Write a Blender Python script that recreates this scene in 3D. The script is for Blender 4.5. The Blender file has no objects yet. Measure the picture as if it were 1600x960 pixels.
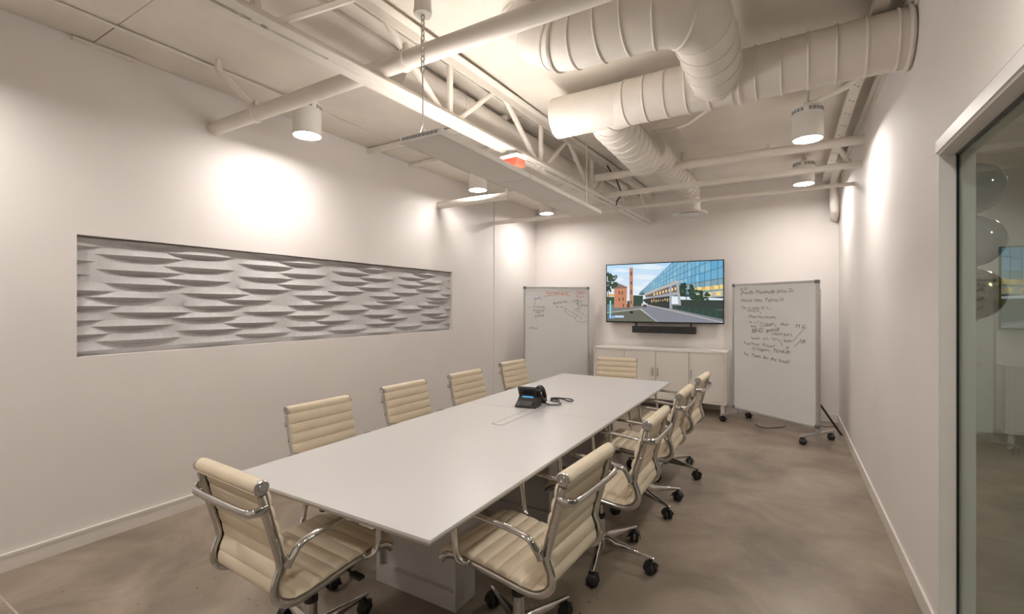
import bpy, bmesh, math, random
from mathutils import Vector, Matrix
random.seed(7)
PI = math.pi
SC = bpy.context.scene
COL = SC.collection

# ------------------------------------------------------------------ camera, world, exposure
cam_d = bpy.data.cameras.new('camera')
cam = bpy.data.objects.new('camera', cam_d)
COL.objects.link(cam)
cam.location = (0, 0, 1.5)
cam.rotation_euler = (PI / 2, 0, math.atan(428 / 728.0))
cam_d.sensor_width = 36.0
cam_d.lens = 36.0 * 728.0 / 1600.0
cam_d.shift_y = -2.0 / 1600.0
cam_d.clip_start = 0.02
SC.camera = cam

world = bpy.data.worlds.new('world')
SC.world = world
world.use_nodes = True
world.node_tree.nodes['Background'].inputs[0].default_value = (1.0, 0.93, 0.87, 1)
world.node_tree.nodes['Background'].inputs[1].default_value = 0.05

DOWNLIGHT = 184.0      # radiance of a downlight lens
UPLIGHT = 33.0        # radiance of the tubes in the hanging lights
LAMP_COL = (1.0, 0.948, 0.90, 1)
SC.view_settings.view_transform = 'Standard'
SC.view_settings.look = 'None'
SC.view_settings.gamma = 1.0
SC.view_settings.use_curve_mapping = False
SC.view_settings.exposure = 0.14

# ------------------------------------------------------------------ materials
MATS = {}
def mat(name, col, rough=0.5, metal=0.0, var=0.0, vscale=8.0, bump=0.0, bscale=60.0, emit=0.0, spec=0.5, coat=0.0):
    m = bpy.data.materials.new(name); m.use_nodes = True
    nt = m.node_tree; b = nt.nodes['Principled BSDF']
    c = (col[0], col[1], col[2], 1)
    b.inputs['Base Color'].default_value = c
    b.inputs['Roughness'].default_value = rough
    b.inputs['Metallic'].default_value = metal
    b.inputs['Specular IOR Level'].default_value = spec
    if coat: b.inputs['Coat Weight'].default_value = coat
    tc = nt.nodes.new('ShaderNodeTexCoord')
    if var > 0:
        n = nt.nodes.new('ShaderNodeTexNoise'); n.inputs['Scale'].default_value = vscale
        n.inputs['Detail'].default_value = 5
        nt.links.new(tc.outputs['Object'], n.inputs['Vector'])
        r = nt.nodes.new('ShaderNodeValToRGB')
        r.color_ramp.elements[0].position = 0.3; r.color_ramp.elements[1].position = 0.7
        r.color_ramp.elements[0].color = (c[0]*(1-var), c[1]*(1-var), c[2]*(1-var), 1)
        r.color_ramp.elements[1].color = (min(1, c[0]*(1+var)), min(1, c[1]*(1+var)), min(1, c[2]*(1+var)), 1)
        nt.links.new(n.outputs['Fac'], r.inputs['Fac'])
        nt.links.new(r.outputs['Color'], b.inputs['Base Color'])
    if bump > 0:
        n2 = nt.nodes.new('ShaderNodeTexNoise'); n2.inputs['Scale'].default_value = bscale
        n2.inputs['Detail'].default_value = 4
        nt.links.new(tc.outputs['Object'], n2.inputs['Vector'])
        bp = nt.nodes.new('ShaderNodeBump'); bp.inputs['Strength'].default_value = bump
        bp.inputs['Distance'].default_value = 0.01
        nt.links.new(n2.outputs['Fac'], bp.inputs['Height'])
        nt.links.new(bp.outputs['Normal'], b.inputs['Normal'])
    if emit > 0:
        b.inputs['Emission Color'].default_value = c
        b.inputs['Emission Strength'].default_value = emit
    MATS[name] = m
    return m

mat('wall_paint', (0.78, 0.735, 0.705), 0.75, var=0.025, vscale=1.5, bump=0.05, bscale=90)
mat('ceiling_paint', (0.74, 0.68, 0.605), 0.8, var=0.07, vscale=2.2, bump=0.25, bscale=9)
mat('steel_paint', (0.76, 0.71, 0.64), 0.5, var=0.04, vscale=6)
mat('duct_paint', (0.77, 0.72, 0.66), 0.55, var=0.05, vscale=5, bump=0.12, bscale=14)
mat('trim_paint', (0.74, 0.69, 0.63), 0.5, var=0.02)
mat('fixture_white', (0.78, 0.75, 0.71), 0.45, var=0.02)
mat('table_white', (0.63, 0.615, 0.605), 0.34, var=0.015, vscale=2)
mat('table_edge', (0.62, 0.57, 0.50), 0.5, var=0.03)
mat('pedestal_grey', (0.56, 0.54, 0.51), 0.5, var=0.04, vscale=5)
mat('plinth_dark', (0.14, 0.13, 0.12), 0.6, var=0.05)
mat('leather', (0.74, 0.635, 0.475), 0.5, var=0.04, vscale=10, bump=0.12, bscale=170)
mat('chrome', (0.62, 0.61, 0.60), 0.09, 1.0, var=0.02, vscale=30)
mat('cap_metal', (0.55, 0.54, 0.52), 0.3, 1.0, var=0.03, vscale=30)
mat('black_plastic', (0.018, 0.017, 0.017), 0.5, var=0.15, vscale=20)
mat('black_gloss', (0.012, 0.012, 0.013), 0.22, var=0.1)
mat('phone_black', (0.03, 0.03, 0.031), 0.42, var=0.12, vscale=20)
mat('phone_key', (0.22, 0.22, 0.22), 0.5, var=0.05)
mat('phone_lcd', (0.09, 0.30, 0.55), 0.3, emit=0.9, var=0.0)
mat('panel_grey', (0.56, 0.55, 0.545), 0.85, var=0.05, vscale=40, bump=0.15, bscale=250)
mat('cabinet_white', (0.80, 0.755, 0.70), 0.45, var=0.015, vscale=3)
mat('cabinet_gap', (0.10, 0.09, 0.08), 0.8, var=0.05)
mat('brushed_metal', (0.45, 0.43, 0.40), 0.35, 1.0, var=0.05, vscale=30)
mat('aluminium', (0.52, 0.51, 0.50), 0.42, 0.6, var=0.04, vscale=20)
mat('board_face', (0.73, 0.735, 0.715), 0.24, var=0.02, vscale=2)
mat('corner_grey', (0.16, 0.16, 0.16), 0.5, var=0.05)
mat('ink_black', (0.10, 0.10, 0.10), 0.6, var=0.1)
mat('ink_red', (0.75, 0.16, 0.12), 0.6, var=0.1)
mat('ink_blue', (0.20, 0.30, 0.62), 0.6, var=0.1)
mat('decal_grey', (0.30, 0.31, 0.29), 0.6, var=0.1)
mat('lens_light', LAMP_COL[:3], 0.5, emit=DOWNLIGHT)
mat('tube_light', (1.0, 0.96, 0.92), 0.5, emit=UPLIGHT)
mat('vent_grey', (0.30, 0.31, 0.30), 0.6, var=0.1)
mat('slot_dark', (0.05, 0.047, 0.043), 0.9, var=0.1)
mat('chain_metal', (0.60, 0.56, 0.50), 0.45, 0.3, var=0.05)
mat('red_lens', (0.85, 0.085, 0.05), 0.35, emit=0.55, var=0.0)
mat('plate_white', (0.85, 0.83, 0.82), 0.5, var=0.02)
mat('balloon_green', (0.085, 0.135, 0.112), 0.13, var=0.04, vscale=3, coat=0.6)
mat('balloon_olive', (0.24, 0.23, 0.09), 0.16, 0.75, var=0.06, vscale=3)
mat('far_wall', (0.66, 0.65, 0.60), 0.8, var=0.02)
mat('screen_dark', (0.035, 0.04, 0.05), 0.12, var=0.08, vscale=4)
mat('cord_black', (0.02, 0.02, 0.02), 0.5, var=0.1)

# floor: polished concrete
def floor_mat():
    m = bpy.data.materials.new('concrete'); m.use_nodes = True
    nt = m.node_tree; b = nt.nodes['Principled BSDF']
    geo = nt.nodes.new('ShaderNodeNewGeometry')
    n1 = nt.nodes.new('ShaderNodeTexNoise'); n1.inputs['Scale'].default_value = 1.7; n1.inputs['Detail'].default_value = 8
    n1.inputs['Roughness'].default_value = 0.62; n1.inputs['Distortion'].default_value = 0.6
    nt.links.new(geo.outputs['Position'], n1.inputs['Vector'])
    r1 = nt.nodes.new('ShaderNodeValToRGB')
    e = r1.color_ramp.elements
    e[0].position = 0.30; e[0].color = (0.165, 0.130, 0.098, 1)
    e[1].position = 0.72; e[1].color = (0.390, 0.325, 0.257, 1)
    k = e.new(0.5); k.color = (0.270, 0.217, 0.165, 1)
    nt.links.new(n1.outputs['Fac'], r1.inputs['Fac'])
    v = nt.nodes.new('ShaderNodeTexVoronoi'); v.inputs['Scale'].default_value = 17
    nt.links.new(geo.outputs['Position'], v.inputs['Vector'])
    n3 = nt.nodes.new('ShaderNodeTexNoise'); n3.inputs['Scale'].default_value = 1.1
    nt.links.new(geo.outputs['Position'], n3.inputs['Vector'])
    thr = nt.nodes.new('ShaderNodeMapRange')
    thr.inputs['From Min'].default_value = 0.45; thr.inputs['From Max'].default_value = 0.75
    thr.inputs['To Min'].default_value = 0.02; thr.inputs['To Max'].default_value = 0.16
    nt.links.new(n3.outputs['Fac'], thr.inputs['Value'])
    lt = nt.nodes.new('ShaderNodeMath'); lt.operation = 'LESS_THAN'
    nt.links.new(v.outputs['Distance'], lt.inputs[0]); nt.links.new(thr.outputs['Result'], lt.inputs[1])
    mx = nt.nodes.new('ShaderNodeMix'); mx.data_type = 'RGBA'
    nt.links.new(lt.outputs[0], mx.inputs['Factor'])
    nt.links.new(r1.outputs['Color'], mx.inputs['A'])
    mx.inputs['B'].default_value = (0.07, 0.055, 0.042, 1)
    nt.links.new(mx.outputs['Result'], b.inputs['Base Color'])
    n2 = nt.nodes.new('ShaderNodeTexNoise'); n2.inputs['Scale'].default_value = 5; n2.inputs['Detail'].default_value = 4
    nt.links.new(geo.outputs['Position'], n2.inputs['Vector'])
    rr = nt.nodes.new('ShaderNodeMapRange'); rr.inputs['To Min'].default_value = 0.24; rr.inputs['To Max'].default_value = 0.40
    nt.links.new(n2.outputs['Fac'], rr.inputs['Value'])
    nt.links.new(rr.outputs['Result'], b.inputs['Roughness'])
    bp = nt.nodes.new('ShaderNodeBump'); bp.inputs['Strength'].default_value = 0.03; bp.inputs['Distance'].default_value = 0.01
    n4 = nt.nodes.new('ShaderNodeTexNoise'); n4.inputs['Scale'].default_value = 45
    nt.links.new(geo.outputs['Position'], n4.inputs['Vector'])
    nt.links.new(n4.outputs['Fac'], bp.inputs['Height']); nt.links.new(bp.outputs['Normal'], b.inputs['Normal'])
    MATS['concrete'] = m
floor_mat()
mat('joint_filler', (0.42, 0.36, 0.29), 0.8, var=0.1, vscale=20)

def glass_mat():
    m = bpy.data.materials.new('window_glass'); m.use_nodes = True
    nt = m.node_tree; nt.nodes.remove(nt.nodes['Principled BSDF'])
    out = nt.nodes['Material Output']
    tr = nt.nodes.new('ShaderNodeBsdfTransparent'); tr.inputs[0].default_value = (0.86, 0.915, 0.875, 1)
    gl = nt.nodes.new('ShaderNodeBsdfGlossy'); gl.inputs['Roughness'].default_value = 0.0
    gl.inputs['Color'].default_value = (0.9, 0.95, 0.92, 1)
    fr = nt.nodes.new('ShaderNodeFresnel'); fr.inputs['IOR'].default_value = 1.52
    ad = nt.nodes.new('ShaderNodeMath'); ad.operation = 'MULTIPLY_ADD'
    ad.inputs[1].default_value = 1.0; ad.inputs[2].default_value = 0.0; ad.use_clamp = True
    # both faces of the pane are one sheet: only the outer face reflects
    geo = nt.nodes.new('ShaderNodeNewGeometry'); inv = nt.nodes.new('ShaderNodeMath'); inv.operation = 'SUBTRACT'; inv.inputs[0].default_value = 1.05
    bk = nt.nodes.new('ShaderNodeMath'); bk.operation = 'MULTIPLY'; bk.inputs[1].default_value = 1.05
    nt.links.new(geo.outputs['Backfacing'], bk.inputs[0]); nt.links.new(bk.outputs[0], inv.inputs[1])
    nt.links.new(inv.outputs[0], ad.inputs[1])
    nt.links.new(fr.outputs[0], ad.inputs[0])
    mx = nt.nodes.new('ShaderNodeMixShader')
    nt.links.new(ad.outputs[0], mx.inputs[0]); nt.links.new(tr.outputs[0], mx.inputs[1]); nt.links.new(gl.outputs[0], mx.inputs[2])
    nt.links.new(mx.outputs[0], out.inputs['Surface'])
    MATS['window_glass'] = m
glass_mat()

def screen_mat():
    m = bpy.data.materials.new('screen_picture'); m.use_nodes = True
    nt = m.node_tree; b = nt.nodes['Principled BSDF']
    a = nt.nodes.new('ShaderNodeAttribute'); a.attribute_name = 'Col'
    b.inputs['Base Color'].default_value = (0.01, 0.01, 0.01, 1)
    b.inputs['Roughness'].default_value = 0.3
    nt.links.new(a.outputs['Color'], b.inputs['Emission Color'])
    b.inputs['Emission Strength'].default_value = 1.0
    MATS['screen_picture'] = m
screen_mat()

# ------------------------------------------------------------------ mesh helpers
def V(*a): return Vector(a)
def bm_new(): return bmesh.new()
def box(bm, x0, x1, y0, y1, z0, z1, M=None):
    vs = [bm.verts.new(p) for p in [(x0,y0,z0),(x1,y0,z0),(x1,y1,z0),(x0,y1,z0),(x0,y0,z1),(x1,y0,z1),(x1,y1,z1),(x0,y1,z1)]]
    if M is not None:
        for v in vs: v.co = M @ v.co
    for f in [(3,2,1,0),(4,5,6,7),(0,1,5,4),(1,2,6,5),(2,3,7,6),(3,0,4,7)]:
        bm.faces.new([vs[i] for i in f])
    return vs
def prism(bm, pts, axis, a0, a1):
    """polygon pts (2D) extruded along axis ('x': pts are (y,z); 'y': (x,z); 'z': (x,y))"""
    def mk(p, t):
        return {'x': (t, p[0], p[1]), 'y': (p[0], t, p[1]), 'z': (p[0], p[1], t)}[axis]
    A = [bm.verts.new(mk(p, a0)) for p in pts]; B = [bm.verts.new(mk(p, a1)) for p in pts]
    n = len(pts)
    bm.faces.new(A); bm.faces.new(B[::-1])
    for i in range(n):
        bm.faces.new([A[i], B[i], B[(i+1) % n], A[(i+1) % n]])
def sweep(bm, pts, prof, up=None, caps=True, closed=False, scales=None):
    """sweep a 2D profile (list of (a,b)) along pts. With up, b-axis stays close to up."""
    pts = [Vector(p) for p in pts]; n = len(pts)
    rings = []; N = None
    for i, p in enumerate(pts):
        if closed: t = (pts[(i+1) % n] - pts[i-1]).normalized()
        else: t = (pts[min(i+1, n-1)] - pts[max(i-1, 0)]).normalized()
        if up is not None:
            u = Vector(up); b = (u - t * u.dot(t))
            if b.length < 1e-4: b = N if N is not None else t.orthogonal()
            b.normalize(); N = b
        else:
            if N is None: b = t.orthogonal().normalized()
            else: b = (N - t * N.dot(t)).normalized()
            N = b
        a = t.cross(b).normalized()
        s = scales[i] if scales else 1.0
        rings.append([bm.verts.new(p + a * q[0] * s + b * q[1] * s) for q in prof])
    m = len(prof)
    rng = range(n) if closed else range(n - 1)
    for i in rng:
        r0, r1 = rings[i], rings[(i+1) % n]
        for j in range(m):
            bm.faces.new([r0[j], r0[(j+1) % m], r1[(j+1) % m], r1[j]])
    if caps and not closed:
        bm.faces.new(rings[0][::-1]); bm.faces.new(rings[-1])
def circ(r, n=12, ry=None):
    ry = r if ry is None else ry
    return [(r*math.cos(2*PI*i/n), ry*math.sin(2*PI*i/n)) for i in range(n)]
def rect(w, h, c=0.0):
    w /= 2; h /= 2
    if c <= 0: return [(-w,-h),(w,-h),(w,h),(-w,h)]
    return [(-w+c,-h),(w-c,-h),(w,-h+c),(w,h-c),(w-c,h),(-w+c,h),(-w,h-c),(-w,-h+c)]
def cyl(bm, p0, p1, r, n=16):
    sweep(bm, [p0, p1], circ(r, n))
def lathe(bm, prof, n=24, M=None):
    """prof: list of (r,z) from bottom to top, around z"""
    rings = []
    for r, z in prof:
        if r < 1e-5: rings.append([bm.verts.new((0,0,z))])
        else: rings.append([bm.verts.new((r*math.cos(2*PI*i/n), r*math.sin(2*PI*i/n), z)) for i in range(n)])
    if M is not None:
        for R in rings:
            for v in R: v.co = M @ v.co
    for A, B in zip(rings[:-1], rings[1:]):
        for i in range(n):
            a0, a1 = A[i % len(A)], A[(i+1) % len(A)]; b0, b1 = B[i % len(B)], B[(i+1) % len(B)]
            q = []
            for v in (a0, a1, b1, b0):
                if v not in q: q.append(v)
            if len(q) > 2: bm.faces.new(q)
    for R, rev in ((rings[0], True), (rings[-1], False)):
        if len(R) > 2: bm.faces.new(R[::-1] if rev else R)
def arc(c, r, a0, a1, n, plane):
    out = []
    for i in range(n + 1):
        a = math.radians(a0 + (a1 - a0) * i / n); u, v = r*math.cos(a), r*math.sin(a)
        out.append({'xy': (c[0]+u, c[1]+v, c[2]), 'xz': (c[0]+u, c[1], c[2]+v), 'yz': (c[0], c[1]+u, c[2]+v)}[plane])
    return out
def crom(P, n):
    """Catmull-Rom through P, n samples per span"""
    P = [Vector(p) for p in P]; out = []
    for i in range(len(P) - 1):
        p0, p1, p2, p3 = P[max(i-1,0)], P[i], P[i+1], P[min(i+2, len(P)-1)]
        for k in range(n):
            t = k / n
            out.append(0.5*((2*p1)+(p2-p0)*t+(2*p0-5*p1+4*p2-p3)*t*t+(3*p1-p0-3*p2+p3)*t*t*t))
    out.append(P[-1]); return out
def obj(name, bm, m, parent=None, smooth=False, bevel=0.0, loc=None, sharp=35):
    bmesh.ops.recalc_face_normals(bm, faces=bm.faces[:])
    me = bpy.data.meshes.new(name)
    if smooth:
        lim = math.radians(sharp)
        for f in bm.faces: f.smooth = True
        for e in bm.edges:
            if len(e.link_faces) == 2 and e.calc_face_angle(0) > lim: e.smooth = False
    bm.to_mesh(me); bm.free()
    for k in (m if isinstance(m, (list, tuple)) else [m]): me.materials.append(MATS[k])
    o = bpy.data.objects.new(name, me); COL.objects.link(o)
    if parent is not None: o.parent = parent
    if loc is not None: o.location = loc
    if bevel > 0:
        md = o.modifiers.new('bevel', 'BEVEL'); md.width = bevel; md.segments = 2; md.limit_method = 'ANGLE'
    return o
def tag(o, label=None, cat=None, group=None, kind=None):
    if label: o['label'] = label
    if cat: o['category'] = cat
    if group: o['group'] = group
    if kind: o['kind'] = kind
    return o
def thing(name, label, cat, loc=(0,0,0), rotz=0.0, group=None):
    o = bpy.data.objects.new(name, None); o.empty_display_size = 0.05; COL.objects.link(o)
    o.location = loc; o.rotation_euler = (0, 0, rotz)
    return tag(o, label, cat, group)
def copy_tree(o, parent=None):
    c = o.copy(); COL.objects.link(c); c.parent = parent
    for ch in list(o.children): copy_tree(ch, c)
    return c
def struct(name, bm, m, parent=None, **k):
    o = obj(name, bm, m, parent, **k)
    if parent is None: o['kind'] = 'structure'
    return o

# ------------------------------------------------------------------ room shell
XL, XR, YB, YF, ZC = -3.80, 0.585, 7.27, -1.6, 3.17
XG = 0.705     # far face of the right wall
# floor with slabs between sawn joints
bm = bm_new(); box(bm, XL-0.1, 4.6, YF-0.1, 8.0, -0.06, -0.0012)
flo = struct('floor', bm, 'joint_filler')
ys = [YF-0.1, 0.735, 4.13, 7.52, 8.0]
xs = [XL-0.1, 0.645, 4.6]
for i in range(4):
    for j in range(2):
        bm = bm_new(); box(bm, xs[j]+0.003, xs[j+1]-0.003, ys[i]+0.005, ys[i+1]-0.005, -0.03, 0.0)
        obj('slab', bm, 'concrete', flo)

# left wall with a niche
NY0, NY1, NZ0, NZ1, ND = 1.126, 4.90, 1.18, 1.945, 0.075
bm = bm_new()
box(bm, XL-0.2, XL, YF-0.1, NY0, 0, 3.3); box(bm, XL-0.2, XL, NY1, YB+0.15, 0, 3.3)
box(bm, XL-0.2, XL, NY0, NY1, 0, NZ0); box(bm, XL-0.2, XL, NY0, NY1, NZ1, 3.3)
box(bm, XL-0.2, XL-ND, NY0, NY1, NZ0, NZ1)
box(bm, XL, XL+0.012, 5.92, YB, 0, 3.3)
struct('wall_left', bm, 'wall_paint')
bm = bm_new(); box(bm, XL-0.2, XG, YB, YB+0.15, 0, 3.3)
struct('wall_back', bm, 'wall_paint')
bm = bm_new(); box(bm, XL-0.2, 4.6, YF-0.15, YF, 0, 3.3)
struct('wall_front', bm, 'wall_paint')
# right wall with a tall glazed opening
WY0, WY1, WZ0, WZ1 = -0.9, 2.741, 0.09, 2.176
bm = bm_new()
box(bm, XR, XG, WY1, YB+0.15, 0, 3.3); box(bm, XR, XG, YF, WY0, 0, 3.3)
box(bm, XR, XG, WY0, WY1, WZ1, 3.3); box(bm, XR, XG, WY0, WY1, 0, WZ0)
struct('wall_right', bm, 'wall_paint')
# neighbouring room behind the glass
bm = bm_new(); box(bm, 4.45, 4.6, YF, 8.0, 0, 3.3)
struct('wall_neighbour_side', bm, 'far_wall')
bm = bm_new(); box(bm, XG, 4.6, 7.62, 7.75, 0, 3.3)
struct('wall_neighbour_back', bm, 'far_wall')
bm = bm_new(); box(bm, XG, 4.6, YF, 8.0, 3.12, 3.3)
struct('ceiling_neighbour', bm, 'ceiling_paint')

# ceiling: a slightly sagging deck on the right, flat sheets on the left
bm = bm_new()
nx, ny = 26, 72
x0c, x1c, y0c, y1c = -1.98, XG, YF, YB
grid = []
for j in range(ny+1):
    row = []
    for i in range(nx+1):
        u, v = i/nx, j/ny
        x = x0c + (x1c-x0c)*u; y = y0c + (y1c-y0c)*v
        sag = -0.02*math.sin(PI*((y-0.3) % 1.28)/1.28)**2*math.sin(PI*min(1, u*1.4)) - 0.012*math.sin(3.1*x+1.7*y)
        row.append(bm.verts.new((x, y, 3.225 + sag)))
    grid.append(row)
for j in range(ny):
    for i in range(nx):
        bm.faces.new([grid[j][i], grid[j][i+1], grid[j+1][i+1], grid[j+1][i]])
cei = struct('ceiling', bm, 'ceiling_paint', smooth=True)
bm = bm_new(); box(bm, XL-0.2, XG, YF-0.1, YB+0.15, 3.27, 3.34)
obj('roof_backing', bm, 'slot_dark', cei)
ysh = [YF, 1.2, 3.64, 6.08, YB+0.0]
xsh = [XL, -3.43, -2.21, -1.96]
for i in range(4):
    for j in range(3):
        bm = bm_new()
        dz = random.uniform(-0.004, 0.004)
        box(bm, xsh[j]+0.005, xsh[j+1]-0.005, ysh[i]+0.003, ysh[i+1]-0.003, ZC+dz+(0.03 if j == 2 else 0), ZC+0.06)
        obj('sheet', bm, 'ceiling_paint', cei)

# baseboards
bm = bm_new(); box(bm, XL, XL+0.014, YF, 5.92, 0, 0.085); box(bm, XL, XL+0.018, YF, 5.92, 0.085, 0.1)
struct('baseboard_left', bm, 'trim_paint')
bm = bm_new(); box(bm, XL+0.012, XR, YB-0.014, YB, 0, 0.1)
struct('baseboard_back', bm, 'trim_paint')
bm = bm_new(); box(bm, XR-0.014, XR, WY1, YB-0.014, 0, 0.1)
struct('baseboard_right', bm, 'trim_paint', bevel=0.004)
# rail along the top of the right wall
bm = bm_new(); box(bm, XR-0.035, XR, 2.0, YB, 3.085, 3.13); box(bm, XR-0.012, XR, 2.0, YB, 3.05, 3.075)
struct('trim_1', bm, 'steel_paint')
bm = bm_new(); box(bm, XL, XL+0.03, 1.10, 1.42, 3.14, 3.16)
struct('trim_2', bm, 'steel_paint')

# the glazed opening
win = bpy.data.objects.new('window_1', None); COL.objects.link(win); win['kind'] = 'structure'
win.location = (0.64, 0, 0)
def fr_part(name, m, boxes, bevel=0.0):
    b_ = bm_new()
    for q in boxes: box(b_, q[0]-0.64, q[1]-0.64, *q[2:])
    return obj(name, b_, m, win, bevel=bevel)
fr_part('frame', 'fixture_white', [(XR-0.004, 0.638, WY1-0.012, WY1, WZ0, WZ1), (XR-0.004, 0.638, WY0, WY1, WZ1-0.012, WZ1)])
fr_part('head_trim', 'fixture_white', [(XR-0.012, XR, WY0, WY1-0.0, WZ1, WZ1+0.052)])
fr_part('head_groove', 'slot_dark', [(XR-0.006, XR, WY0, WY1-0.002, WZ1+0.055, WZ1+0.061)])
fr_part('sill', 'fixture_white', [(XR, XG, WY0, WY1, WZ0, WZ0+0.02)])
fr_part('gasket', 'black_gloss', [(0.638, 0.652, WY1-0.026, WY1, WZ0, WZ1), (0.638, 0.652, WY0, WY1, WZ1-0.026, WZ1), (0.638, 0.652, WY0, WY1, WZ0+0.02, WZ0+0.035)])
fr_part('pane', 'window_glass', [(0.642, 0.648, WY0, WY1-0.008, WZ0+0.02, WZ1-0.008)])

# ------------------------------------------------------------------ wave relief in the niche
bm = bm_new()
rows, cols = 16, 150
hgt = NZ1 - NZ0; L = NY1 - NY0
rng = random.Random(3)
ph = [(k % 2) * 0.5 + rng.uniform(-0.10, 0.10) for k in range(rows + 2)]
per = [0.86 + rng.uniform(-0.05, 0.05) for k in range(rows + 2)]
wob = [rng.uniform(0, 6.28) for k in range(rows + 2)]
lines = []
def add_line(fn):
    lines.append([bm.verts.new(fn(i / cols * L)) for i in range(cols + 1)])
XBK = XL - ND + 0.012
add_line(lambda u: (XBK + 0.004, NY0 + u, NZ0))
for k in range(rows):
    zr = NZ0 + (k + 0.75) * hgt / rows
    def amp(u, k=k):
        t = (u / per[k] + ph[k] + 0.35) % 1.0
        return max(0.0, (math.sin(2 * PI * t) + 0.2) / 1.2) ** 0.9
    def ridge(u, k=k): return zr + 0.006 * math.sin(1.7 * u + wob[k])
    def lo(u, k=k):
        a = amp(u); return (XBK + 0.024 - 0.023 * a, NY0 + u, ridge(u) - 0.001 - 0.033 * a)
    def hi(u, k=k):
        a = amp(u); return (XBK + 0.024 + 0.024 * a, NY0 + u, ridge(u))
    add_line(lo); add_line(hi)
add_line(lambda u: (XBK + 0.004, NY0 + u, NZ1))
for A, B in zip(lines[:-1], lines[1:]):
    for i in range(cols):
        bm.faces.new([A[i], A[i+1], B[i+1], B[i]])
wp = obj('wave_relief_panel', bm, 'panel_grey', smooth=True, sharp=28)
tag(wp, 'grey carved relief panel with horizontal waves set in the left wall niche', 'wall panel')

# ------------------------------------------------------------------ ceiling steel
TD = Vector((0.0383, 1.0, 0)).normalized()      # direction of the truss
TN = Vector((TD.y, -TD.x, 0))
def tp(y, off=0.0, z=0.0):
    x = -2.03 + (y - 1.258) * 0.0383
    p = Vector((x, y, z)); return p + TN * off
ts = thing('roof_truss', 'white steel roof truss running the length of the room above the table', 'truss', (tp(2.9).x, 2.9, 2.76))
def tpart(name, b_, **k):
    o = obj(name, b_, 'steel_paint', ts, **k)
    o.data.transform(Matrix.Translation(-ts.location)); return o
def angle_prof(s, w=0.062, h=0.062, t=0.007):
    p = [(0.0, 0), (w, 0), (w, t), (t, t), (t, h), (0, h)]
    return [(s * (q[0] + 0.011), q[1]) for q in p]
Y0T, Y1T = -1.55, YB - 0.002
for s in (-1, 1):
    b_ = bm_new(); sweep(b_, [tp(Y0T, 0, 2.76), tp(Y1T, 0, 2.76)], angle_prof(s), up=(0,0,1)); tpart('bottom_chord', b_)
    b_ = bm_new(); sweep(b_, [tp(Y0T, 0, 3.2), tp(Y1T, 0, 3.2)], [(q[0], -q[1]) for q in angle_prof(s)], up=(0,0,1)); tpart('top_chord', b_)
nodes = [-1.35, -0.07, 1.21, 2.53, 3.81, 4.99, 6.27]
def web(a, b, w=0.04):
    b_ = bm_new(); sweep(b_, [a, b], rect(w, 0.032, 0.006), up=TN); tpart('web', b_)
for i, y in enumerate(nodes):
    web(tp(y, 0, 2.765), tp(y, 0, 3.19), 0.042)
    web(tp(y - 0.05, 0, 2.77), tp(y - 0.62, 0, 3.19))
    if y < 6: web(tp(y + 0.05, 0, 2.77), tp(y + 0.56, 0, 3.19), 0.034)
web(tp(7.2, 0, 2.765), tp(7.2, 0, 3.19)); web(tp(7.15, 0, 2.77), tp(6.75, 0, 3.19))
for y in (1.62, 2.15, 3.2, 4.4, 5.6, 6.8):
    b_ = bm_new(); sweep(b_, [tp(y - 0.04, 0, 2.785), tp(y + 0.04, 0, 2.785)], rect(0.024, 0.04), up=(0,0,1)); tpart('spacer', b_)

# transverse pipes and beams
def pipe(label, a, b, r, clamps=(), name='sprinkler_pipe', cat='pipe'):
    a = Vector(a); b = Vector(b)
    t = thing(name, label, cat, a)
    b_ = bm_new(); cyl(b_, V(0,0,0), b - a, r, 20); obj('pipe_run', b_, 'steel_paint', t, smooth=True)
    d = (b - a).normalized()
    for q in clamps:
        b_ = bm_new(); c = (b - a) * q
        cyl(b_, c - d*0.02, c + d*0.02, r + 0.008, 20)
        box(b_, c.x-0.012, c.x+0.012, c.y-0.012, c.y+0.012, c.z+r, c.z+r+0.045)
        obj('clamp', b_, 'steel_paint', t, smooth=True)
    return t
pipe('thick white pipe crossing the ceiling nearest the viewer, ending in the left wall', (XL, 1.935, 2.865), (XR, 1.935, 2.865), 0.05, (0.125, 0.45, 0.8))
pipe('white round pipe crossing under the ducts just before the far right downlight', (-1.86, 5.04, 2.95), (XR, 5.04, 2.95), 0.042, (0.2, 0.7))
pipe('white round pipe running into the left wall above the end of the relief panel', (XL, 4.62, 2.77), (-2.0, 4.72, 2.80), 0.045, (0.55,))
def beam(label, a, b, w, hh, cat='beam', name='ceiling_beam'):
    a = Vector(a); b = Vector(b); bm_ = bm_new()
    sweep(bm_, [V(0,0,0), b - a], rect(w, hh, 0.004), up=(0,0,1))
    o = obj(name, bm_, 'steel_paint', loc=a); return tag(o, label, cat)
beam('square white steel strut from the truss to the right wall, in front of the far downlight', (-1.83, 5.24, 2.785), (XR, 5.24, 2.785), 0.05, 0.052)
beam('thin white strut crossing from truss to right wall closest to the television wall', (-1.80, 5.72, 2.715), (XR, 5.72, 2.715), 0.03, 0.035)
beam('white strut meeting the left wall nearest the corner with the standing whiteboard', (XL, 5.88, 2.735), (-1.88, 5.88, 2.735), 0.045, 0.05)
beam('short white ceiling strut on the left wall beside the hanging light', (XL, 3.47, 3.13), (-2.1, 3.47, 3.13), 0.045, 0.05)
beam('short white ceiling strut on the left wall over the middle of the relief panel', (XL, 4.10, 3.145), (-2.1, 4.10, 3.145), 0.05, 0.04)
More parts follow.
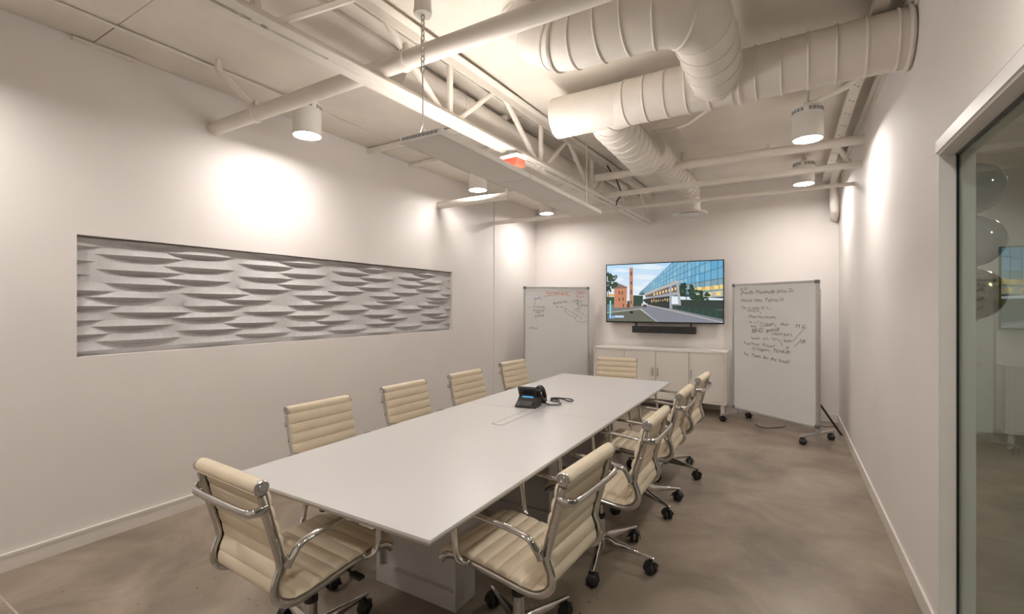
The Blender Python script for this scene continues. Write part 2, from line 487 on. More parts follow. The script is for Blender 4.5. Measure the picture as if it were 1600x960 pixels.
# strut channel along the right wall
cl = Vector((0.44, 2.9, 3.1))
ch = thing('strut_channel', 'white perforated steel channel running along the top of the right wall', 'beam', cl)
bm = bm_new(); box(bm, -0.035, 0.035, 0, 4.3, 0, 0.05); obj('channel', bm, 'steel_paint', ch)
for i in range(14):
    b_ = bm_new(); box(b_, -0.018, -0.006, 0.1+i*0.29, 0.112+i*0.29, -0.001, 0.002); obj('hole', b_, 'slot_dark', ch)
    b_ = bm_new(); box(b_, 0.008, 0.02, 0.14+i*0.29, 0.152+i*0.29, -0.001, 0.002); obj('hole', b_, 'slot_dark', ch)
b_ = bm_new(); sweep(b_, [V(-0.06, 2.15, -0.14), V(0.08, 2.42, -0.30)], rect(0.035, 0.03), up=(0,0,1)); obj('brace', b_, 'steel_paint', ch)

# conduits
def conduit(label, pts, r, m='steel_paint', n=6, name='conduit'):
    p = crom(pts, n); base = p[0].copy(); bm_ = bm_new()
    sweep(bm_, [q - base for q in p], circ(r, 8))
    return tag(obj(name, bm_, m, loc=base, smooth=True), label, 'conduit')
conduit('thin white conduit along the far side of the thick duct', [(-1.0, 3.72, 3.13), (-0.4, 3.72, 3.14), (0.1, 3.72, 3.13), (0.40, 3.72, 3.12)], 0.011)
conduit('second thin conduit running parallel behind the thick duct, slightly lower', [(-1.0, 3.76, 3.10), (-0.4, 3.77, 3.12), (0.05, 3.75, 3.10), (0.40, 3.75, 3.09)], 0.010)
conduit('fat flexible white conduit sagging from the ceiling to the right wall', [(-1.05, 4.35, 3.10), (-0.75, 4.2, 3.05), (-0.5, 4.05, 3.10), (-0.2, 3.95, 3.13), (0.05, 4.05, 3.14)], 0.016)
conduit('white flexible conduit from the near right downlight to the corner of the right wall', [(0.17, 4.38, 3.10), (0.28, 4.25, 3.09), (0.40, 4.08, 3.08), (0.50, 3.8, 3.10), (0.53, 3.4, 3.12)], 0.020)
conduit('dark cable zigzagging down the truss near the television wall', [(tp(5.3, 0.06).x, 5.3, 3.15), (tp(5.5, 0.08).x, 5.6, 3.02), (tp(5.7, 0.07).x, 5.75, 2.9), (tp(5.8, 0.06).x, 5.62, 2.80), (tp(5.8, 0.055).x, 5.60, 2.74)], 0.009, 'cord_black')
conduit('long thin conduit along the seam of the left ceiling sheets', [(-3.425, -1.5, 3.157), (-3.425, 1.2, 3.156), (-3.415, 2.4, 3.157)], 0.009)
conduit('short bent conduit dropping from the ceiling to the thick pipe at left', [(-3.32, 1.72, 3.17), (-3.32, 1.72, 3.10), (-3.30, 1.78, 3.04), (-3.26, 1.90, 2.93)], 0.022)
# fat lagged pipe bending into the back right corner
bm = bm_new()
pth = [V(0.515, 6.2, 3.10), V(0.515, 6.7, 3.09)] + [V(*p) for p in arc((0.515, 6.85, 2.94), 0.15, 90, 0, 6, 'yz')] + [V(0.515, 7.0, 2.80), V(0.515, 7.0, 2.74)] + [V(0.52, 7.02, 2.69), V(0.53, 7.10, 2.65), V(0.535, 7.20, 2.63), V(0.535, 7.268, 2.62)]
sweep(bm, [p - V(0.515, 7.0, 2.9) for p in pth], circ(0.045, 14))
lp = tag(obj('lagged_pipe', bm, 'duct_paint', loc=(0.515, 7.0, 2.9), smooth=True), 'fat white lagged pipe elbowing into the back right corner', 'pipe')

# ------------------------------------------------------------------ ducts
def ring_mesh(R, r=0.007):
    b_ = bm_new(); n, m = 28, 6
    sweep(b_, [V(R*math.cos(2*PI*i/n), R*math.sin(2*PI*i/n), 0) for i in range(n)], circ(r, m), up=(0,0,1), closed=True)
    return b_
RINGS = {}
def ring(parent, p, d, R, r=0.007, name='seam_ring'):
    key = (round(R, 3), r)
    if key not in RINGS:
        o = obj(name, ring_mesh(R, r), 'duct_paint', parent, smooth=True); RINGS[key] = o.data
    else:
        o = bpy.data.objects.new(name, RINGS[key]); COL.objects.link(o); o.parent = parent
    o.location = p; o.rotation_euler = Vector(d).to_track_quat('Z', 'Y').to_euler()
    return o
def duct(label, paths, R, step, extras=(), name='air_duct', caps=True):
    base = Vector(paths[0][0])
    t = thing(name, label, 'duct', base)
    for pts in paths:
        pts = [Vector(p) - base for p in pts]
        b_ = bm_new(); sweep(b_, pts, circ(R, 28), caps=caps); obj('duct_run', b_, 'duct_paint', t, smooth=True)
        acc = step * 0.5; dist = 0.0
        for a, b in zip(pts[:-1], pts[1:]):
            ln = (b - a).length; d = (b - a).normalized()
            while acc <= dist + ln:
                ring(t, a + d * (acc - dist), d, R + 0.001); acc += step
            dist += ln
    for p, d, RR, r in extras: ring(t, Vector(p) - base, d, RR, r, 'collar')
    return t
RA = 0.155
A = [(XR, 3.26, 2.95), (-0.93, 3.29, 2.95)] + arc((-0.93, 3.55, 2.95), 0.26, 270, 180, 9, 'xy')[1:] + [(-1.19, 4.62, 2.93)]
duct('long white spiral duct from the right wall that elbows towards the television', [A], RA, 0.135,
     extras=[((XR-0.02, 3.26, 2.95), (1,0,0), RA+0.004, 0.012), ((-0.25, 3.277, 2.95), (1,0,0), RA+0.004, 0.012)])
Bp = [(-1.33, 2.42, 3.28), (-1.30, 2.42, 3.16), (-1.22, 2.42, 3.06), (-1.10, 2.42, 3.0), (-0.98, 2.42, 2.985), (-0.62, 2.42, 2.985)] + \
     [(-0.62 + 0.24*math.sin(math.radians(a)), 2.42 + 0.24*(1-math.cos(math.radians(a))), 2.985 - 0.01*a/90) for a in (15,30,45,60,75,90)] + [(-0.38, 3.22, 2.955)]
duct('white spiral duct that drops from the ceiling and bends into the long duct', [Bp], RA, 0.14, extras=[((-1.10, 2.42, 3.0), (1,0,-0.3), RA+0.004, 0.012)])
duct('plain white duct stub capped beside the truss, left of the elbow', [[(-0.98, 3.30, 2.955), (-1.54, 3.30, 2.955)]], RA-0.004, 9.0)
Dd = [(-1.12, 4.60, 3.02), (-1.10, 5.5, 3.0), (-1.06, 5.95, 2.985)] + [(-1.05, 6.05+0.17*math.sin(math.radians(a)), 2.985-0.17*(1-math.cos(math.radians(a)))) for a in (20,40,60,80,90)] + [(-1.05, 6.22, 2.70)]
dd = duct('narrower white duct that turns down to the round diffuser before the television wall', [Dd], 0.125, 0.12)
bm = bm_new(); lathe(bm, [(0.128, 0.07), (0.135, 0.045), (0.20, 0.02), (0.212, 0.005), (0.205, 0.0), (0.15, 0.008), (0.10, 0.03), (0.0, 0.035)], 32)
df = obj('diffuser', bm, 'duct_paint', dd, smooth=True); df.location = Vector((-1.05, 6.22, 2.655)) - Vector(Dd[0])
bm = bm_new(); lathe(bm, [(0.0, -0.006), (0.10, -0.004), (0.112, 0.004), (0.0, 0.02)], 28)
dp = obj('diffuser_plate', bm, 'duct_paint', dd, smooth=True); dp.location = Vector((-1.05, 6.22, 2.655)) - Vector(Dd[0])
# hanger strap for the narrower duct
b_ = bm_new(); sweep(b_, [V(0.135, 0.7, -0.02), V(0.15, 0.7, 0.15)], rect(0.03, 0.004), up=(0,1,0)); sweep(b_, [V(0.135, 1.25, -0.08), V(0.19, 1.25, 0.12)], rect(0.03, 0.004), up=(0,1,0)); obj('hanger_strap', b_, 'steel_paint', dd)
duct('smooth white duct behind the truss above the hanging light', [[(-2.22, 2.25, 3.035), (-2.08, 6.3, 3.035)]], 0.115, 1.25)
duct('end of a white duct poking in at the top edge above the thick pipe', [[(-1.02, 1.25, 3.05), (-1.02, 1.72, 3.05), (-1.02, 1.84, 3.10), (-1.02, 1.88, 3.26)]], 0.11, 0.13)

# ------------------------------------------------------------------ hanging lights (indirect, shining up)
def hanging_light(label, y0, y1, lit, chains):
    w, hh = 0.27, 0.032
    t = thing('hanging_light', label, 'ceiling light', (-1.645, y0, 2.37), 0, 'hanging lights under the truss')
    ln = y1 - y0 - 0.012
    b_ = bm_new(); box(b_, -w/2, w/2, 0, ln, 0, 0.008)
    obj('bottom_pan', b_, 'fixture_white', t, bevel=0.002)
    for s in (-1, 1):
        b_ = bm_new(); box(b_, s*w/2-0.003, s*w/2+0.003, 0, ln, 0.0, hh); obj('side_rim', b_, 'fixture_white', t)
    for k, yy in enumerate((0.0, ln)):
        b_ = bm_new(); box(b_, -w/2, w/2, yy-0.003, yy+0.003, 0.0, hh); e = obj('end_cap', b_, 'fixture_white', t)
        if k == 0:
            for q in range(9):
                b_ = bm_new(); box(b_, -0.122+q*0.0275, -0.099+q*0.0275, -0.0045, -0.002, 0.010, 0.027); obj('vent', b_, 'vent_grey', e)
    for x in (-0.07, 0.07):
        b_ = bm_new(); cyl(b_, V(x, 0.03, 0.026), V(x, ln-0.03, 0.026), 0.013, 12)
        obj('tube', b_, 'tube_light' if lit else 'fixture_white', t, smooth=True)
    for (cx, cy, ztop) in chains:
        b_ = bm_new(); z = 0.035; k = 0
        # V wire then chain links
        sweep(b_, [V(cx-0.02, cy, 0.03), V(cx, cy, 0.07), V(cx+0.02, cy, 0.03)], circ(0.003, 6))
        sweep(b_, [V(cx, cy, 0.07), V(cx, cy, 0.34 if lit else ztop)], circ(0.004, 6))
        z = 0.34 if lit else ztop
        while z < ztop:
            pts = [V(0.010*math.cos(a), 0, 0.5*0.032+0.018*math.sin(a)) for a in [2*PI*i/10 for i in range(10)]]
            if k % 2: pts = [V(0, p.x, p.z) for p in pts]
            sweep(b_, [p + V(cx, cy, z) for p in pts], circ(0.0035, 5), closed=True); z += 0.027; k += 1
        obj('chain', b_, 'chain_metal', t, smooth=True)
        if not lit: continue
        b_ = bm_new(); lathe(b_, [(0.0, ztop), (0.046, ztop), (0.048, ztop+0.012), (0.044, ztop+0.05), (0.042, ztop+0.19), (0.0, ztop+0.19)], 20, Matrix.Translation((cx, cy, 0)))
        obj('ceiling_cup', b_, 'fixture_white', t, smooth=True)
    return t
hanging_light('nearest hanging light panel with a vent grille end and a chain to the ceiling', 1.85, 2.81, True, [(0.02, 0.0, 0.64)])
hanging_light('middle hanging light panel glowing upward past the red box', 2.81, 3.53, True, [])
hanging_light('unlit hanging light panel at the far end of the row', 3.53, 4.25, False, [(0.0, 0.68, 0.85)])

# red box on the truss
rb = thing('red_signal_box', 'small red plastic box clipped to the lit truss', 'signal light', (tp(3.3, 0.02).x, 3.30, 2.635))
rb.rotation_euler = (0, 0, math.radians(-8))
bm = bm_new(); box(bm, -0.085, 0.085, -0.06, 0.06, 0, 0.06); obj('red_cover', bm, 'red_lens', rb, bevel=0.008)
bm = bm_new(); box(bm, -0.09, 0.09, -0.065, 0.065, 0.06, 0.092); obj('base_plate', bm, 'plate_white', rb, bevel=0.005)
bm = bm_new(); box(bm, -0.03, 0.03, -0.04, 0.02, 0.092, 0.125); obj('bracket', bm, 'vent_grey', rb)
bm = bm_new(); box(bm, -0.07, -0.03, -0.064, -0.059, 0.004, 0.026); obj('dark_label', bm, 'plinth_dark', rb)

# ------------------------------------------------------------------ downlights
def make_downlight():
    t = thing('downlight', 'x', 'ceiling light', (0,0,0))
    R = 0.108
    b_ = bm_new(); n = 32
    lathe(b_, [(R-0.012, 0.012), (R-0.008, 0.0), (R, 0.0), (R, 0.185), (R+0.002, 0.186), (R+0.002, 0.192), (R, 0.194), (R, 0.245), (R-0.006, 0.25), (0.0, 0.25)], n)
    obj('housing', b_, 'fixture_white', t, smooth=True)
    b_ = bm_new()
    lathe(b_, [(0.0, 0.006), (R-0.010, 0.006), (R-0.010, 0.010), (0.0, 0.010)], n); obj('lens', b_, 'lens_light', t)
    for k in range(24):
        if k % 6 == 5: continue
        a = 2*PI*(k+0.5)/24
        M = Matrix.Rotation(a, 4, 'Z')
        b_ = bm_new(); box(b_, R-0.001, R+0.0015, -0.010, 0.010, 0.205, 0.232, M); obj('vent_slot', b_, 'vent_grey', t)
    b_ = bm_new(); cyl(b_, V(0,0,0.25), V(0,0,0.30), 0.03, 12); obj('stem', b_, 'steel_paint', t, smooth=True)
    return t
dl0 = make_downlight(); first = True
def place_dl(label, x, y, z, top, s=1.0, hook=None):
    global first
    if first: t = dl0; first = False
    else: t = copy_tree(dl0)
    t.location = (x, y, z); t['label'] = label; t['group'] = 'cylinder downlights'
    b_ = bm_new(); cyl(b_, V(0.0, 0, 0.29), V(0.0, 0, top - z), 0.011, 8); obj('drop_rod', b_, 'steel_paint', t, smooth=True)
    return t
place_dl('white cylinder downlight nearest the viewer, hanging by the thick pipe at left', -3.27, 2.36, 2.845, 3.17)
place_dl('white cylinder downlight above the far end of the relief panel', -3.2, 4.63, 2.89, 3.17)
place_dl('white cylinder downlight in the back left corner above the whiteboard', -3.2, 6.50, 2.925, 3.17)
place_dl('white cylinder downlight in front of the round pipe near the right wall', 0.15, 4.40, 2.825, 3.22)
place_dl('white cylinder downlight behind the square strut near the right wall', 0.178, 6.35, 2.905, 3.22)
place_dl('white cylinder downlight out of view beside the left wall', -3.3, 0.25, 2.80, 3.17)
place_dl('white cylinder downlight out of view above the glazed opening', 0.10, 1.2, 2.80, 3.22)
place_dl('white cylinder downlight out of view behind the table end', -1.5, -0.5, 2.80, 3.2)
# flexible hose over the nearest left downlight
conduit('white looped hose joining the thick pipe to the nearest left downlight', [(-3.27, 2.34, 3.12), (-3.2, 2.30, 3.10), (-3.08, 2.22, 3.04), (-3.02, 2.08, 2.95), (-3.05, 1.98, 2.89)], 0.018)
# unseen lamps added to brighten the neighbouring room
for nx_, ny_, lb in ((2.2, 5.9, 'unseen cylinder downlight added to brighten the back of the room behind the glass'), (2.4, 2.6, 'unseen cylinder downlight added to brighten the front of the room behind the glass')):
    nd = copy_tree(dl0); nd.location = (nx_, ny_, 2.8); nd['label'] = lb

# ------------------------------------------------------------------ table
TX0, TX1, TY0, TY1 = -2.16, -0.993, 1.165, 4.80
tb = thing('conference_table', 'long white conference table with grey panel pedestals in the middle of the room', 'table', (-1.58, 2.98, 0))
def tbx(name, m, x0, x1, y0, y1, z0, z1, bevel=0.0, parent=None):
    b_ = bm_new(); box(b_, x0+1.58, x1+1.58, y0-2.98, y1-2.98, z0, z1); return obj(name, b_, m, parent or tb, bevel=bevel)
YM = 2.99
for (ya, yb) in ((TY0, YM - 0.0006), (YM + 0.0006, TY1)):
    b_ = bm_new()
    x0, x1, y0, y1 = TX0+1.58, TX1+1.58, ya-2.98, yb-2.98
    c = 0.016
    box(b_, x0, x1, y0, y1, 0.727, 0.74)
    tt = obj('top_panel', b_, 'table_white', tb, bevel=0.002)
    b_ = bm_new()
    vs = box(b_, x0+0.001, x1-0.001, y0+0.001, y1-0.001, 0.708, 0.727)
    for v in vs[:4]:
        v.co.x += c if v.co.x < 0 else -c
        if (ya == TY0 and v.co.y < y0 + 0.01): v.co.y += c
        if (yb == TY1 and v.co.y > y1 - 0.01): v.co.y -= c
    obj('edge_band', b_, 'table_edge', tt)
# cable hatch
tbx('hatch_lid', 'table_white', -1.62, -1.555, 2.52, 3.40, 0.739, 0.7425, bevel=0.001)
tbx('hatch_rim', 'aluminium', -1.627, -1.62, 2.515, 3.405, 0.739, 0.7432)
tbx('hatch_rim', 'aluminium', -1.555, -1.552, 2.515, 3.405, 0.739, 0.7428)
tbx('hatch_rim', 'aluminium', -1.627, -1.552, 2.513, 2.520, 0.739, 0.7432)
for y in (1.82, 2.86, 4.0):
    p = tbx('pedestal', 'pedestal_grey', -1.93, -1.39, y + 0.03, y + 0.165, 0.0, 0.708)
    tbx('side_board', 'pedestal_grey', -1.93, -1.905, y, y + 0.03, 0.0, 0.708, parent=p)
    tbx('side_board', 'pedestal_grey', -1.402, -1.39, y, y + 0.03, 0.0, 0.708, parent=p)
    tbx('foot_board', 'pedestal_grey', -1.905, -1.402, y, y + 0.03, 0.0, 0.09, parent=p)
tbx('spine_board', 'plinth_dark', -1.69, -1.67, 1.99, 4.0, 0.35, 0.66)
tbx('frame_beam', 'plinth_dark', -2.02, -1.97, 1.45, 4.5, 0.66, 0.708)
tbx('frame_beam', 'plinth_dark', -1.30, -1.25, 1.55, 4.5, 0.66, 0.708)

# ------------------------------------------------------------------ chairs
PROF = crom([(0,-0.322,0.872),(0,-0.302,0.785),(0,-0.277,0.69),(0,-0.255,0.61),(0,-0.250,0.565),(0,-0.268,0.515),(0,-0.268,0.472),(0,-0.232,0.440),(0,-0.170,0.432),(0,-0.05,0.446),(0,0.08,0.460),(0,0.165,0.466),(0,0.225,0.456),(0,0.262,0.425)], 8)
def arclen(P):
    s = [0.0]
    for a, b in zip(P[:-1], P[1:]): s.append(s[-1] + (b - a).length)
    return s
def resample(P, n):
    s = arclen(P); T = s[-1]; out = []; j = 0
    for i in range(n + 1):
        t = T * i / n
        while j < len(P) - 2 and s[j+1] < t: j += 1
        k = (t - s[j]) / max(1e-9, s[j+1] - s[j]); out.append(P[j].lerp(P[j+1], k))
    return out
PP = resample(PROF, 240)
SL = arclen(PP)
def sling(i0, i1, name, parent):
    bm_ = bm_new(); W = 0.208
    xs_ = [-W, -W+0.004, -W+0.016, -0.10, 0, 0.10, W-0.016, W-0.004, W]
    ed = [0.15, 0.6, 1, 1, 1, 1, 1, 0.6, 0.15]
    F, Bk = [], []
    pitch = 0.0585
    for i in range(i0, i1 + 1):
        p = PP[i]; t = (PP[min(i+1, 240)] - PP[max(i-1, 0)]).normalized()
        n = Vector((0, -t.z, t.y))          # towards the sitter
        if n.y < 0 and n.z < 0: n = -n
        q = abs(math.sin(PI * (SL[i] - 0.018) / pitch)) ** 0.32
        f = 0.003 + 0.017 * q; g = 0.003 + 0.009 * q
        F.append([bm_.verts.new(p + n * (f * e + 0.001) + V(x*1.085,0,0)) for x, e in zip(xs_, ed)])
        Bk.append([bm_.verts.new(p - n * g * e + V(x,0,0)) for x, e in zip(xs_, ed)])
    m = len(xs_)
    for r in range(len(F) - 1):
        for j in range(m - 1):
            bm_.faces.new([F[r][j], F[r][j+1], F[r+1][j+1], F[r+1][j]])
            bm_.faces.new([Bk[r][j+1], Bk[r][j], Bk[r+1][j], Bk[r+1][j+1]])
        bm_.faces.new([F[r][0], F[r+1][0], Bk[r+1][0], Bk[r][0]])
        bm_.faces.new([F[r+1][-1], F[r][-1], Bk[r][-1], Bk[r+1][-1]])
    for r in (0, -1):
        for j in range(m - 1): bm_.faces.new([F[r][j], F[r][j+1], Bk[r][j+1], Bk[r][j]])
    return obj(name, bm_, 'leather', parent, smooth=True, sharp=50)

def make_caster():
    b_ = bm_new()
    for s in (-1, 1):
        lathe(b_, [(0.0, 0.004), (0.028, 0.004), (0.033, 0.008), (0.033, 0.020), (0.028, 0.026), (0.0, 0.028)], 18,
              Matrix.Translation((0, 0, 0.033)) @ Matrix.Rotation(s*PI/2, 4, 'X'))
    # hood over the wheels
    pts = [V(0, 0.036*math.cos(a), 0.034+0.036*math.sin(a)) for a in [math.radians(q) for q in range(-10, 191, 20)]]
    sweep(b_, pts, rect(0.046, 0.004), up=(0,0,1))
    cyl(b_, V(0, 0.0, 0.055), V(0, 0.0, 0.082), 0.009, 10)
    return b_

def make_chair():
    t = thing('office_chair', 'x', 'chair')
    sling(1, 140, 'backrest', t); sling(140, 238, 'seat', t)
    # padded top roll with metal end caps
    top = PP[0] + V(0, -0.010, 0.003)
    b_ = bm_new()
    Mr = Matrix.Translation(top) @ Matrix.Rotation(PI/2, 4, 'Y')
    lathe(b_, [(0.0, -0.219), (0.022, -0.219), (0.0255, -0.214), (0.0265, -0.20), (0.0265, 0.20), (0.0255, 0.214), (0.022, 0.219), (0.0, 0.219)], 20, Mr)
    roll = obj('top_roll', b_, 'leather', t, smooth=True)
    b_ = bm_new(); sweep(b_, [top + V(-0.215, -0.016, -0.0215), top + V(0.215, -0.016, -0.0215)], circ(0.004, 8)); obj('piping', b_, 'leather', roll, smooth=True)
    for s in (-1, 1):
        b_ = bm_new()
        lathe(b_, [(0.0, 0.219), (0.0265, 0.219), (0.0265, 0.226), (0.022, 0.229), (0.020, 0.226), (0.014, 0.226), (0.012, 0.230), (0.007, 0.230), (0.005, 0.227), (0.0, 0.227)], 20,
              Matrix.Translation(top) @ Matrix.Rotation(s*PI/2, 4, 'Y'))
        obj('end_cap', b_, 'cap_metal', roll, smooth=True)
    # side rails
    for s in (-1, 1):
        b_ = bm_new()
        rail = []
        for i in range(6, 241, 2):
            tt = (PP[min(i+1, 240)] - PP[max(i-1, 0)]).normalized(); nn = Vector((0, -tt.z, tt.y))
            if nn.y < 0 and nn.z < 0: nn = -nn
            rail.append(PP[i] - nn * 0.015 + V(s*0.220, 0, 0))
        last = PP[-1]
        sweep(b_, rail, [(q[1], q[0]) for q in rect(0.017, 0.030, 0.006)], up=(1,0,0))
        obj('side_rail', b_, 'chrome', t, smooth=True, sharp=60)
        b_ = bm_new()   # black strip painting in the shade of the gap between rail and cushion
        sweep(b_, [p + V(s*0.2115, 0, 0) for p in PP[12:232:4]], [(q[1], q[0]) for q in rect(0.010, 0.006)], up=(1,0,0))
        obj('gap_shade', b_, 'black_plastic', t, smooth=True)
        b_ = bm_new(); lathe(b_, [(0.0, 0), (0.009, 0), (0.009, 0.004), (0.0, 0.006)], 12, Matrix.Translation((s*0.223, -0.300, 0.700)) @ Matrix.Rotation(PI/2, 4, 'X'))
        obj('bolt', b_, 'chrome', t, smooth=True)
    # bowed handle bar behind the back
    b_ = bm_new()
    hp = crom([(0.222,-0.312,0.800),(0.222,-0.337,0.795),(0.210,-0.358,0.791),(0.172,-0.369,0.789),(0.0,-0.372,0.788),(-0.172,-0.369,0.789),(-0.210,-0.358,0.791),(-0.222,-0.337,0.795),(-0.222,-0.312,0.800)], 5)
    sweep(b_, hp, rect(0.016, 0.030, 0.005), up=(0,0,1)); obj('handle_bar', b_, 'chrome', t, smooth=True, sharp=60)
    # armrests
    for s in (-1, 1):
        pts = crom([(s*0.232,0.095,0.452),(s*0.252,0.118,0.462),(s*0.262,0.134,0.492),(s*0.262,0.146,0.58),(s*0.262,0.150,0.645),(s*0.262,0.138,0.668),(s*0.262,0.10,0.674),(s*0.262,-0.05,0.668),(s*0.262,-0.175,0.656),(s*0.262,-0.218,0.642),(s*0.256,-0.238,0.612),(s*0.246,-0.246,0.588)], 5)
        b_ = bm_new(); sweep(b_, pts, circ(0.0105, 12, 0.0165), up=(1, 0, 0))
        arm = obj('armrest', b_, 'chrome', t, smooth=True, sharp=60)
        b_ = bm_new(); lathe(b_, [(0.0, 0), (0.014, 0), (0.014, 0.018), (0.010, 0.022), (0.0, 0.022)], 14, Matrix.Translation((s*0.226, 0.098, 0.452)) @ Matrix.Rotation(s*PI/2, 4, 'Y'))
        obj('joint_bolt', b_, 'chrome', arm, smooth=True)
        b_ = bm_new(); sweep(b_, [V(s*0.248, -0.242, 0.606), V(s*0.240, -0.250, 0.572)], rect(0.026, 0.034, 0.008), up=(1,0,0)); obj('bracket', b_, 'chrome', arm, bevel=0.003)
    # mechanism
    b_ = bm_new(); prism(b_, [(-0.15,0.415),(-0.12,0.388),(-0.03,0.375),(0.03,0.375),(0.10,0.395),(0.15,0.425),(0.15,0.438),(-0.15,0.428)], 'x', -0.065, 0.065)
    mech = obj('tilt_mechanism', b_, 'black_plastic', t, bevel=0.004)
    b_ = bm_new(); box(b_, -0.21, 0.21, 0.07, 0.10, 0.425, 0.441); box(b_, -0.21, 0.21, -0.12, -0.09, 0.415, 0.431); obj('cross_stretcher', b_, 'black_plastic', mech)
    b_ = bm_new(); sweep(b_, crom([(0.06,0.04,0.405),(0.16,0.05,0.40),(0.21,0.055,0.392)], 4), circ(0.006, 8)); box(b_, 0.20, 0.265, 0.04, 0.07, 0.383, 0.397); obj('lever', b_, 'black_plastic', mech, bevel=0.003)
    b_ = bm_new(); cyl(b_, V(0,-0.15,0.40), V(0,-0.195,0.385), 0.024, 14); obj('tension_knob', b_, 'black_plastic', mech, smooth=True)
    # column
    b_ = bm_new(); cyl(b_, V(0,0,0.24), V(0,0,0.385), 0.0145, 16); obj('gas_rod', b_, 'chrome', t, smooth=True)
    b_ = bm_new(); lathe(b_, [(0.0, 0.10), (0.027, 0.10), (0.026, 0.238), (0.0, 0.238)], 20); slv = obj('column_sleeve', b_, 'chrome', t, smooth=True)
    b_ = bm_new(); lathe(b_, [(0.015, 0.236), (0.029, 0.236), (0.029, 0.256), (0.015, 0.256)], 20); obj('collar', b_, 'black_plastic', slv, smooth=True)
    b_ = bm_new(); lathe(b_, [(0.0, 0.062), (0.032, 0.062), (0.040, 0.075), (0.040, 0.125), (0.032, 0.14), (0.0, 0.14)], 20); obj('hub', b_, 'chrome', t, smooth=True)
    cm = None
    for k in range(5):
        a = 2*PI*k/5
        if k == 0:
            b_ = bm_new()
            sec = [(0.03, 0.020, 0.078, 0.138), (0.10, 0.017, 0.080, 0.130), (0.20, 0.0135, 0.084, 0.114), (0.318, 0.0105, 0.084, 0.098), (0.326, 0.008, 0.085, 0.095)]
            rr = []
            for (x, w, z0, z1) in sec:
                rr.append([b_.verts.new(q) for q in [(x,-w*0.6,z0),(x,w*0.6,z0),(x,w,z0+0.3*(z1-z0)),(x,w*0.8,z1-0.003),(x,w*0.4,z1),(x,-w*0.4,z1),(x,-w*0.8,z1-0.003),(x,-w,z0+0.3*(z1-z0))]])
            for A_, B_ in zip(rr[:-1], rr[1:]):
                for j in range(8): b_.faces.new([A_[j], A_[(j+1)%8], B_[(j+1)%8], B_[j]])
            b_.faces.new(rr[0]); b_.faces.new(rr[-1][::-1])
            lg = obj('base_leg', b_, 'chrome', t, smooth=True, sharp=60); lm = lg.data
            cs = obj('caster', make_caster(), 'black_plastic', lg, smooth=True, sharp=50); cm = cs.data
        else:
            lg = bpy.data.objects.new('base_leg', lm); COL.objects.link(lg); lg.parent = t
            cs = bpy.data.objects.new('caster', cm); COL.objects.link(cs); cs.parent = lg
        lg.rotation_euler = (0, 0, a)
        cs.location = (0.305, 0, 0); cs.rotation_euler = (0, 0, 0.7 + 1.3*k)
    return t
ch0 = make_chair(); first_chair = True
def place_chair(label, x, y, rz, base_world_deg, group):
    global first_chair
    if first_chair: t = ch0; first_chair = False
    else: t = copy_tree(ch0)
    t.location = (x, y, 0); t.rotation_euler = (0, 0, math.radians(rz))
    t['label'] = label; t['group'] = group
    k = 0
    for c in t.children:
        if c.name.startswith('base_leg'):
            c.rotation_euler = (0, 0, math.radians(base_world_deg - rz + 72*k)); k += 1
    return t
G1, G2, G3 = 'chairs along the left side of the table', 'chairs along the right side of the table', 'chairs at the table ends'
place_chair('cream ribbed office chair at the near end of the table, seen from behind', -1.755, 1.285, -3, 20, G3)
place_chair('cream chair on the left side of the table, closest to the viewer', -2.215, 1.915, -92, 10, G1)
place_chair('cream chair second from the viewer along the left side of the table', -2.225, 2.69, -92, 40, G1)
place_chair('cream chair third from the viewer along the left side of the table', -2.195, 3.44, -93, 25, G1)
place_chair('cream chair on the left side of the table beside the left whiteboard', -2.24, 4.36, -94, 5, G1)
place_chair('cream chair at the far end of the table in front of the white cabinet', -1.64, 4.915, 187, 15, G3)
place_chair('cream chair on the right side of the table, closest to the viewer', -1.01, 1.775, 87, 0, G2)
place_chair('cream chair second from the viewer along the right side of the table', -0.955, 2.67, 90, 66, G2)
place_chair('cream chair third from the viewer along the right side of the table', -0.965, 3.56, 90, 36, G2)
place_chair('cream chair on the right side of the table nearest the white cabinet', -0.955, 4.37, 88, 55, G2)

# ------------------------------------------------------------------ desk phone
ph_ = thing('desk_phone', 'black desk phone with a tilted display on the table', 'phone', (-1.665, 3.02, 0.7428), math.radians(7))
bm = bm_new(); prism(bm, [(0,0),(0,0.012),(0.05,0.038),(0.095,0.078),(0.112,0.085),(0.13,0.06),(0.135,0.0)], 'x', -0.083, 0.083)
obj('base', bm, 'phone_black', ph_, bevel=0.003)
bm = bm_new(); prism(bm, [(0.088,0.075),(0.062,0.132),(0.066,0.142),(0.078,0.146),(0.118,0.085)], 'x', -0.085, 0.062)
hd = obj('display_head', bm, 'phone_black', ph_, bevel=0.003)
bm = bm_new(); box(bm, -0.07, 0.045, 0, 0.0012, 0, 0.038, Matrix.Translation((0, 0.0805, 0.087)) @ Matrix.Rotation(0.43, 4, 'X')); obj('display', bm, 'black_gloss', hd)
sl = math.atan2(0.026, 0.05); sl2 = math.atan2(0.040, 0.045)
bm = bm_new(); box(bm, -0.052, 0.035, 0, 0.012, 0, 0.002, Matrix.Translation((0, 0.0775, 0.0625)) @ Matrix.Rotation(sl2, 4, 'X')); obj('lit_strip', bm, 'phone_lcd', ph_)
for r in range(4):
    for c in range(5):
        yk = 0.010 + r*0.0115; zk = 0.012 + (yk)*0.52
        bm = bm_new(); box(bm, -0.058+c*0.021, -0.044+c*0.021, 0, 0.007, 0, 0.003, Matrix.Translation((0, yk, zk)) @ Matrix.Rotation(sl, 4, 'X')); obj('key', bm, 'phone_key', ph_)
bm = bm_new()
